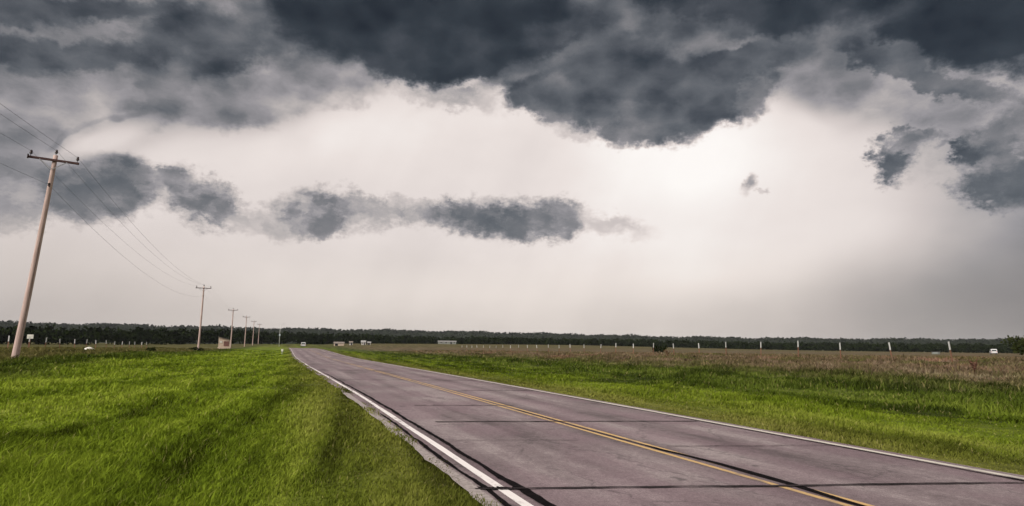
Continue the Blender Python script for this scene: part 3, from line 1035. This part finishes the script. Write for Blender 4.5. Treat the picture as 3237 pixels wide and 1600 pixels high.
POLES = [(-13.6, 41.4, 'nearest wooden power pole, leaning to the right at the left edge of the field'),
         (-14.0, 122.4, 'second wooden power pole along the line, standing clear against the sky'),
         (-14.0, 192.2, 'third wooden power pole, right behind the small tan shed'),
         (-14.0, 257.0, 'fourth wooden power pole, the first one beyond the small tan shed'),
         (-14.0, 319.0, 'fifth wooden power pole, far off between the shed and the road'),
         (-14.0, 385.0, 'farthest visible wooden power pole, last before the road end')]
proto = make_pole()
poles = []
for i, (px, py, lab) in enumerate(POLES):
    o = proto if i == 0 else copy_tree(proto)
    o.location = (px, py, gz(px, py) - (.16 if i == 0 else 0))
    o.rotation_euler = (0, 0, R([0, 1.5, -2, 2, 0, 1][i]))
    o.scale = (1, 1, [1.0, .96, .93, .97, .97, .97][i])
    if i == 0:
        o.rotation_euler = (0, R(3.9), 0)
    elif i == 1:
        o.rotation_euler = (R(.3), R(.6), 0)
    tag(o, lab, 'utility pole', 'power poles along the left side of the road')
    poles.append(o)
bpy.context.view_layer.update()
ATT = [(-1.12, -.16, 11.62), (0, 0, 11.88), (1.12, -.16, 11.62), (.02, -.235, 9.85)]
WIRE_LAB = ['power wire on the left end of the crossarms', 'power wire on the pole tops, middle of the three upper wires',
            'power wire on the right end of the crossarms, nearest the road', 'lower wire strung below the crossarms']
for k, at_ in enumerate(ATT):
    pts = [Vector((-13.2 + at_[0], 41.4 - 78, 1.0 + at_[2]))]
    pts += [p.matrix_world @ Vector(at_) for p in poles]
    line = []
    for a, b in zip(pts[:-1], pts[1:]):
        span = (b - a).length
        sag = (1.5 if k < 3 else 1.9) * (span / 80) ** 2
        for j in range(40):
            t = j / 40
            p = a.lerp(b, t)
            p.z -= 4 * sag * t * (1 - t)
            line.append(p)
    line.append(pts[-1])
    w = MB().tube(line, .0068, 5).build('power_wire', MAT['wire'])
    tag(w, WIRE_LAB[k], 'wire', 'wires strung from pole to pole')


# ------------------------------------------------------------------ fence posts
def make_post():
    root = empty('fence_post')
    # a steel T section, the top half metre painted white
    def tee(z0, z1, w):
        prof = [(-w, -.012), (w, -.012), (w, .012), (.012, .012), (.012, w * 1.3), (-.012, w * 1.3), (-.012, .012), (-w, .012)]
        vs = [(a, b, z0) for a, b in prof] + [(a, b, z1) for a, b in prof]
        n_ = len(prof)
        fs = [tuple(range(n_ - 1, -1, -1)), tuple(range(n_, 2 * n_))] + [(i, (i + 1) % n_, n_ + (i + 1) % n_, n_ + i) for i in range(n_)]
        return vs, fs
    MB().add(*tee(-.3, .82, .042)).build('shaft', MAT['post_rust'], root)
    MB().add(*tee(.82, 1.36, .046)).build('painted_top', MAT['post_white'], root)
    return root


ORD = ['first', 'second', 'third', 'fourth', 'fifth', 'sixth', 'seventh', 'eighth', 'ninth', 'tenth', 'eleventh', 'twelfth', 'thirteenth',
       'fourteenth', 'fifteenth', 'sixteenth', 'seventeenth', 'eighteenth', 'nineteenth', 'twentieth', 'twenty first', 'twenty second',
       'twenty third', 'twenty fourth', 'twenty fifth', 'twenty sixth', 'twenty seventh', 'twenty eighth', 'twenty ninth', 'thirtieth']
post = make_post()
first = [True]


def place_post(px, py, tx, ty, lab, grp, zoff=0.0):
    o = post if first[0] else copy_tree(post)
    first[0] = False
    o.location = (px, py, gz(px, py) + zoff)
    o.rotation_euler = (tx, ty, random.uniform(-.6, .6))
    tag(o, lab, 'fence post', grp)


LY = [74.2, 79.4, 84.2, 89.4, 95.0, 99.9, 104.6, 110.3, 115.0, 119.9, 125.3, 129.7, 135.4, 139.9]
for i, y_ in enumerate(LY):
    place_post(-25, y_, random.gauss(0, .05), random.gauss(0, .05), '%s white topped post from the left, in the field left of the road' % ORD[i],
               'fence posts in the left field', random.uniform(-.06, .05))
RYP = [30.0, 34.4, 38.9, 43.3, 47.8, 52.7, 57.05, 61.7, 66.0, 70.6, 75.1, 79.5, 84.5, 89.3, 93.5, 97.9, 102.8, 107.5, 112.2, 116.8, 121.3, 125.8, 130.3, 134.8, 139.3, 143.8, 148.3, 152.8]
for i, y_ in enumerate(RYP):
    ty = {0: -.16, 1: -.10, 2: .02}.get(i, random.gauss(0, .05))
    place_post(41, y_, random.gauss(0, .03), ty, '%s white topped post from the right, above the brown grass' % ORD[i],
               'fence posts above the brown grass', (.14 if i in (3, 4) else 0) + random.uniform(-.05, .05))


# ------------------------------------------------------------------ trees and shrubs that stand alone
def shrub(name, px, py, hgt, wid, n_, leaf, mat, label, cat, trunk=True, base=.05, lumps=8):
    root = empty(name, (px, py, gz(px, py)))
    c, r_ = crown_points(0, 0, 0, hgt, wid, n_, lumps, base)
    v, q = leaf_cloud(c, r_, np.full(n_, leaf))
    v[:, 2] = np.maximum(v[:, 2], .02)
    fast_mesh('crown', v, q, np.zeros((0, 3), int), mat, root)
    if trunk:
        t = MB()
        t.tube([(0, 0, -.2), (.04 * wid, 0, hgt * .25), (.02 * wid, .02 * wid, hgt * .6)], [.035 * wid, .026 * wid, .012 * wid], 8)
        for a in range(5):
            an = a * 1.26 + .4
            t.tube([(.03 * wid, 0, hgt * (.18 + .05 * a)), (.16 * wid * math.cos(an), .16 * wid * math.sin(an), hgt * (.40 + .05 * a)),
                    (.30 * wid * math.cos(an), .30 * wid * math.sin(an), hgt * (.55 + .05 * a))], [.014 * wid, .010 * wid, .005 * wid], 6)
        t.build('trunk', MAT['bark'], root, True)
    tag(root, label, cat)
    return root


random.seed(11)
rng = np.random.default_rng(11)
shrub('tree', 131.6, 82, 4.3, 5.6, 1700, .22, MAT['leaf_bush'], 'low bushy green tree at the far right end of the horizon', 'tree', lumps=11)
shrub('bush', 82, 130, 2.3, 3.0, 420, .20, MAT['leaf'], 'dark rounded bush behind the white fence posts right of the road', 'bush')
shrub('shrub', -14.2, 83, .75, 1.0, 260, .07, MAT['leaf_bush'], 'small dark shrub in the grass between the first two power poles', 'shrub', trunk=False)
shrub('shrub', -13.7, 117.5, .65, 1.9, 320, .09, MAT['leaf'], 'small dark shrub at the foot of the second power pole', 'shrub', trunk=False)


def weed(px, py, hgt, wid, n_, leaf, mat, label):
    v, q, cs = [], [], []
    for k in range(9):
        a = random.uniform(0, 6.28)
        l_ = random.uniform(.1, .5) * wid
        h_ = hgt * random.uniform(.75, 1.0)
        for t in np.linspace(.08, 1, n_ // 9):
            cs.append((l_ * t * t * math.cos(a), l_ * t * t * math.sin(a), h_ * t))
    cs = np.array(cs)
    v, q = leaf_cloud(cs, np.full((len(cs), 3), leaf * .6), np.full(len(cs), leaf))
    v[:, 2] = np.maximum(v[:, 2], -.02)
    o = fast_mesh('weed', v, q, np.zeros((0, 3), int), mat)
    o.location = (px, py, gz(px, py))
    tag(o, label, 'weed')


weed(29.5, 20.6, .62, .7, 360, .04, MAT['weed_red'], 'rusty red seeding weed in the brown grass below the rightmost fence post')
weed(33.5, 51.5, .8, .7, 260, .04, MAT['straw'], 'dark brown dead weed standing alone in the brown grass right of the road')


# ------------------------------------------------------------------ buildings
def gable_building(name, px, py, rz, L_, W_, H_, RH, wall, roof, label, cat, doors=(), windows=(), group=None, door_mat='opening'):
    root = empty(name, (px, py, gz(px, py) - .05), rz)
    prof = [(-W_ / 2, -.3), (W_ / 2, -.3), (W_ / 2, H_), (0, H_ + RH), (-W_ / 2, H_)]
    m = MB()
    n_ = len(prof)
    vs = [(-L_ / 2, a, b) for a, b in prof] + [(L_ / 2, a, b) for a, b in prof]
    fs = [tuple(range(n_ - 1, -1, -1)), tuple(range(n_, 2 * n_))] + [(i, (i + 1) % n_, n_ + (i + 1) % n_, n_ + i) for i in range(n_)]
    m.add(vs, fs).build('wall', MAT[wall], root)
    ov, th = .25, .07
    rf = MB()
    sl = RH / (W_ / 2)
    for s in (-1, 1):
        e = W_ / 2 + ov
        pr = [(0, H_ + RH + .01), (s * e, H_ - sl * ov + .01), (s * e, H_ - sl * ov + th + .01), (0, H_ + RH + th + .01)]
        vs = [(-L_ / 2 - ov, a, b) for a, b in pr] + [(L_ / 2 + ov, a, b) for a, b in pr]
        fs = [(0, 1, 2, 3), (7, 6, 5, 4), (0, 4, 5, 1), (1, 5, 6, 2), (2, 6, 7, 3)]
        rf.add(vs, fs)
    rf.build('roof', MAT[roof], root)
    for (dx__, w__, h__) in doors:
        d = MB().box((dx__, -W_ / 2 - .02, h__ / 2), (w__, .05, h__), bev=.01).build('door', MAT[door_mat], root)
        MB().box((dx__ + w__ * .36, -W_ / 2 - .07, h__ * .48), (.05, .06, .12)).build('handle', MAT['steel'], d)
    for (dx__, dz__, w__, h__) in windows:
        f = MB().box((dx__, -W_ / 2 - .02, dz__), (w__ + .12, .06, h__ + .12), bev=.01).build('window', MAT['white_wall'], root)
        MB().box((dx__, -W_ / 2 - .045, dz__), (w__, .03, h__)).build('pane', MAT['opening'], f)
    tag(root, label, cat, group)
    return root


# the little shed in front of the third pole: tan walls, rust red door under a lean-to roof
root = empty('shed', (-14.9, 183.0, gz(-14.9, 183.0)), R(4))
MB().prism([(-1.35, -.3), (1.35, -.3), (1.35, 2.25), (-1.35, 2.95)], -1.2, 1.2).build('wall', MAT['tan_wall'], root)
MB().prism([(-1.55, 3.02), (1.6, 2.20), (1.6, 2.28), (-1.55, 3.10)], -1.45, 1.4).build('roof', MAT['roof'], root)
d = MB().box((.55, -1.22, 1.30), (1.25, .06, 1.30), bev=.01).build('door', MAT['rust_door'], root)
MB().box((.10, -1.27, 1.25), (.05, .06, .14)).build('handle', MAT['steel'], d)
f = MB().box((-.78, -1.22, 1.75), (.62, .06, .50), bev=.01).build('window', MAT['white_wall'], root)
MB().box((-.78, -1.245, 1.75), (.48, .03, .38)).build('pane', MAT['plate'], f)
MB().box((0, -1.32, .12), (2.9, .30, .62), bev=.02).build('plinth', MAT['tan_wall'], root)
tag(root, 'small tan shed with a dull reddish door in front of the third power pole', 'shed')

gable_building('barn', 26.6, 345, R(-6), 5.0, 4, 1.3, .7, 'tan_wall', 'roof', 'low tan barn, leftmost of the farm buildings beyond the road', 'barn', ((-1.2, 1.5, 1.1),), group='farm buildings right of the road end')
gable_building('hut', 33.3, 352, R(-6), 1.7, 2.2, 1.5, .5, 'white_wall', 'roof', 'tiny white hut just right of the low tan barn', 'hut', ((.3, .7, 1.3),), ((-.5, .95, .45, .45),), group='farm buildings right of the road end')
gable_building('farm_shed', 39.6, 350, R(-8), 2.2, 2.6, 1.5, .8, 'white_wall', 'roof_pale', 'white shed with pale roof, biggest of the white farm buildings', 'shed', ((.5, .6, 1.25),), ((-.5, .9, .5, .5),), group='farm buildings right of the road end')
gable_building('farm_shed', 42.8, 352, R(-8), 1.7, 2.0, 1.2, .5, 'white_wall', 'roof_pale', 'small white shed, rightmost of the farm buildings', 'shed', ((0, .7, 1.0),), group='farm buildings right of the road end')
gable_building('trailer_home', 98, 402, R(-15), 11.5, 3.4, 1.7, .4, 'grey_wall', 'roof_pale', 'long low grey green mobile home before the dark woodland', 'mobile home', ((2.6, .9, 1.45),), ((-3.6, 1.0, 1.2, .6), (-.6, 1.0, 1.2, .6), (4.6, 1.0, .9, .6)))


# ------------------------------------------------------------------ vehicles
def make_van(px, py, rz, label):
    root = empty('van', (px, py, 0), rz)
    # side profile (y, z) swept across the width
    prof = [(-2.35, .42), (-2.42, .62), (-2.38, 1.05), (-2.20, 1.92), (-2.02, 2.08), (.70, 2.10), (1.05, 1.98), (1.62, 1.22), (2.30, 1.05), (2.42, .75), (2.38, .42)]
    n_ = len(prof)
    m = MB()
    vs, fs = [], []
    for xx, inset in ((-.93, .05), (-.97, 0), (.97, 0), (.93, .05)):
        vs += [(xx * (1 - .10 * max(0, (b - 1.05)) / 1.05), a * (1 - inset * .4), b - (inset if b > 1.5 else 0)) for a, b in prof]
    for k in range(3):
        for i in range(n_):
            j = (i + 1) % n_
            fs.append((k * n_ + i, k * n_ + n_ + i, k * n_ + n_ + j, k * n_ + j))
    fs += [tuple(range(n_)), tuple(range(4 * n_ - 1, 3 * n_ - 1, -1))]
    m.add(vs, fs).build('body', MAT['car_white'], root)
    rw = Matrix.Rotation(-math.atan2(.18, .87), 3, 'X')
    MB().box((0, -2.325, 1.50), (1.46, .03, .52), rw, bev=.01).build('rear_window', MAT['glass'], root)
    MB().box((0, 1.37, 1.60), (1.44, .03, .80), Matrix.Rotation(R(37), 3, 'X'), bev=.01).build('windscreen', MAT['glass'], root)
    for s in (-1, 1):
        MB().box((s * .925, -.35, 1.52), (.05, 2.6, .46), Matrix.Rotation(s * R(-5), 3, 'Y'), bev=.01).build('side_window', MAT['glass'], root)
        MB().box((s * .80, -2.40, 1.02), (.16, .05, .34), bev=.01).build('tail_light', MAT['lamp_red'], root)
        MB().box((s * .72, 2.385, .80), (.30, .06, .14), bev=.01).build('headlight', MAT['plate'], root)
        MB().box((s * 1.05, 1.10, 1.20), (.16, .08, .14), bev=.02).build('mirror', MAT['car_white'], root)
        for yy in (-1.45, 1.50):
            mt = Matrix.Rotation(R(90), 3, 'Y')
            w_ = MB().lathe([(.22, -.11), (.33, -.10), (.345, 0), (.33, .10), (.22, .11)], (s * .87, yy, .345), 18, mt).build('wheel', MAT['tyre'], root, True)
            MB().lathe([(.03, -.115), (.20, -.112), (.20, .112), (.03, .115)], (s * .87, yy, .345), 14, mt).build('rim', MAT['steel'], w_)
    MB().box((0, -2.43, .52), (1.7, .10, .18), bev=.03).build('bumper', MAT['steel'], root)
    tag(root, label, 'van')
    return root


v1 = make_van(7.75, 300, 0, 'white van driving away far down the right lane of the road')
v1.location.z = float(road_z(300.0)) + .003
v2 = make_van(262, 175, R(-50), 'white van parked in the far field left of the bushy tree on the right')
v2.location.z = gz(262, 175) + .1

# ------------------------------------------------------------------ small things
root = empty('stock_tank', (240, 182, gz(240, 182)))
MB().lathe([(1.35, -.1), (1.42, .0), (1.42, .85), (1.36, .85), (1.36, .55), (.02, .55)], (0, 0, 0), 24).build('wall', MAT['grey_wall'], root)
MB().lathe([(1.42, .0), (1.46, .02), (1.46, .07), (1.42, .09)], (0, 0, .80), 24).build('rim', MAT['steel'], root)
tag(root, 'low round grey stock tank between the rightmost post and the far white van', 'stock tank')

root = empty('field_sign', (-25.6, 81.6, gz(-25.6, 81.6)))
MB().box((0, 0, .62), (.07, .06, 1.9), bev=.006).build('stake', MAT['post_rust'], root)
MB().box((0, -.05, 1.42), (.58, .02, .44), bev=.008).build('plate', MAT['plate'], root)
tag(root, 'small white plate on a stake among the left field fence posts', 'sign')

bmv = []
me = MB()
for k in range(7):
    z_ = [-.05, .04, .14, .24, .31, .36, .38][k]
    r_ = [.34, .40, .40, .35, .27, .15, .02][k]
    me_ring = [(r_ * math.cos(a) * 1.15 * (1 + .14 * math.sin(3 * a + k)), r_ * math.sin(a) * .8 * (1 + .10 * math.cos(2 * a - k)), z_ + .03 * math.sin(2 * a + k)) for a in np.linspace(0, 2 * math.pi, 15)[:-1]]
    bmv += me_ring
fs = [(k * 14 + i, k * 14 + (i + 1) % 14, k * 14 + 14 + (i + 1) % 14, k * 14 + 14 + i) for k in range(6) for i in range(14)] + [tuple(range(6 * 14, 7 * 14))]
sack = mesh_obj('sack', bmv, fs, MAT['bag'], None, True)
sack.location = (-18.6, 75.5, gz(-18.6, 75.5) + .14)
tag(sack, 'pale sack lying in the left field beyond the nearest power pole', 'sack')

root = empty('marker_post', (-.35, 118, gz(-.35, 118)))
MB().box((0, 0, .45), (.07, .05, 1.1), bev=.008).build('stake', MAT['post_white'], root)
MB().box((0, -.035, .80), (.34, .018, .40), bev=.008).build('plate', MAT['plate'], root)
tag(root, 'short pale roadside marker on the left verge where the road meets the horizon', 'road marker')

root = empty('lamp_pole', (-2.3, 300, gz(-2.3, 300)))
MB().tube([(0, 0, -.3), (0, 0, 5), (0, 0, 9.6)], [.13, .10, .06], 10).build('shaft', MAT['post_white'], root, True)
MB().box((0, -.16, 5.0), (.60, .30, .62), bev=.03).build('box', MAT['plate_blue'], root)
MB().tube([(0, 0, 9.5), (.5, 0, 9.9), (1.2, 0, 9.95)], [.05, .04, .035], 8).build('arm', MAT['post_white'], root, True)
MB().box((1.35, 0, 9.9), (.55, .22, .12), bev=.03).build('lamp_head', MAT['steel'], root)
tag(root, 'thin pale lamp pole with a pale blue box by the far road end', 'lamp pole')

# ------------------------------------------------------------------ thin damp air over the plain
hz_m = bpy.data.materials.new('damp_air')
hz_m.use_nodes = True
hz_m.node_tree.nodes.clear()
HN = Nodes(hz_m.node_tree)
vol = HN.n('ShaderNodeVolumePrincipled')
vol.inputs['Color'].default_value = (.80, .84, .90, 1)
vol.inputs['Density'].default_value = 0.00005
vol.inputs['Anisotropy'].default_value = 0.0
ho = HN.n('ShaderNodeOutputMaterial')
hz_m.node_tree.links.new(vol.outputs[0], ho.inputs['Volume'])
haze = MB().box((0, 0, 34), (6600, 6600, 76)).build('haze', hz_m)
tag(haze, 'thin bluish damp air over the whole plain', 'haze', kind='stuff')
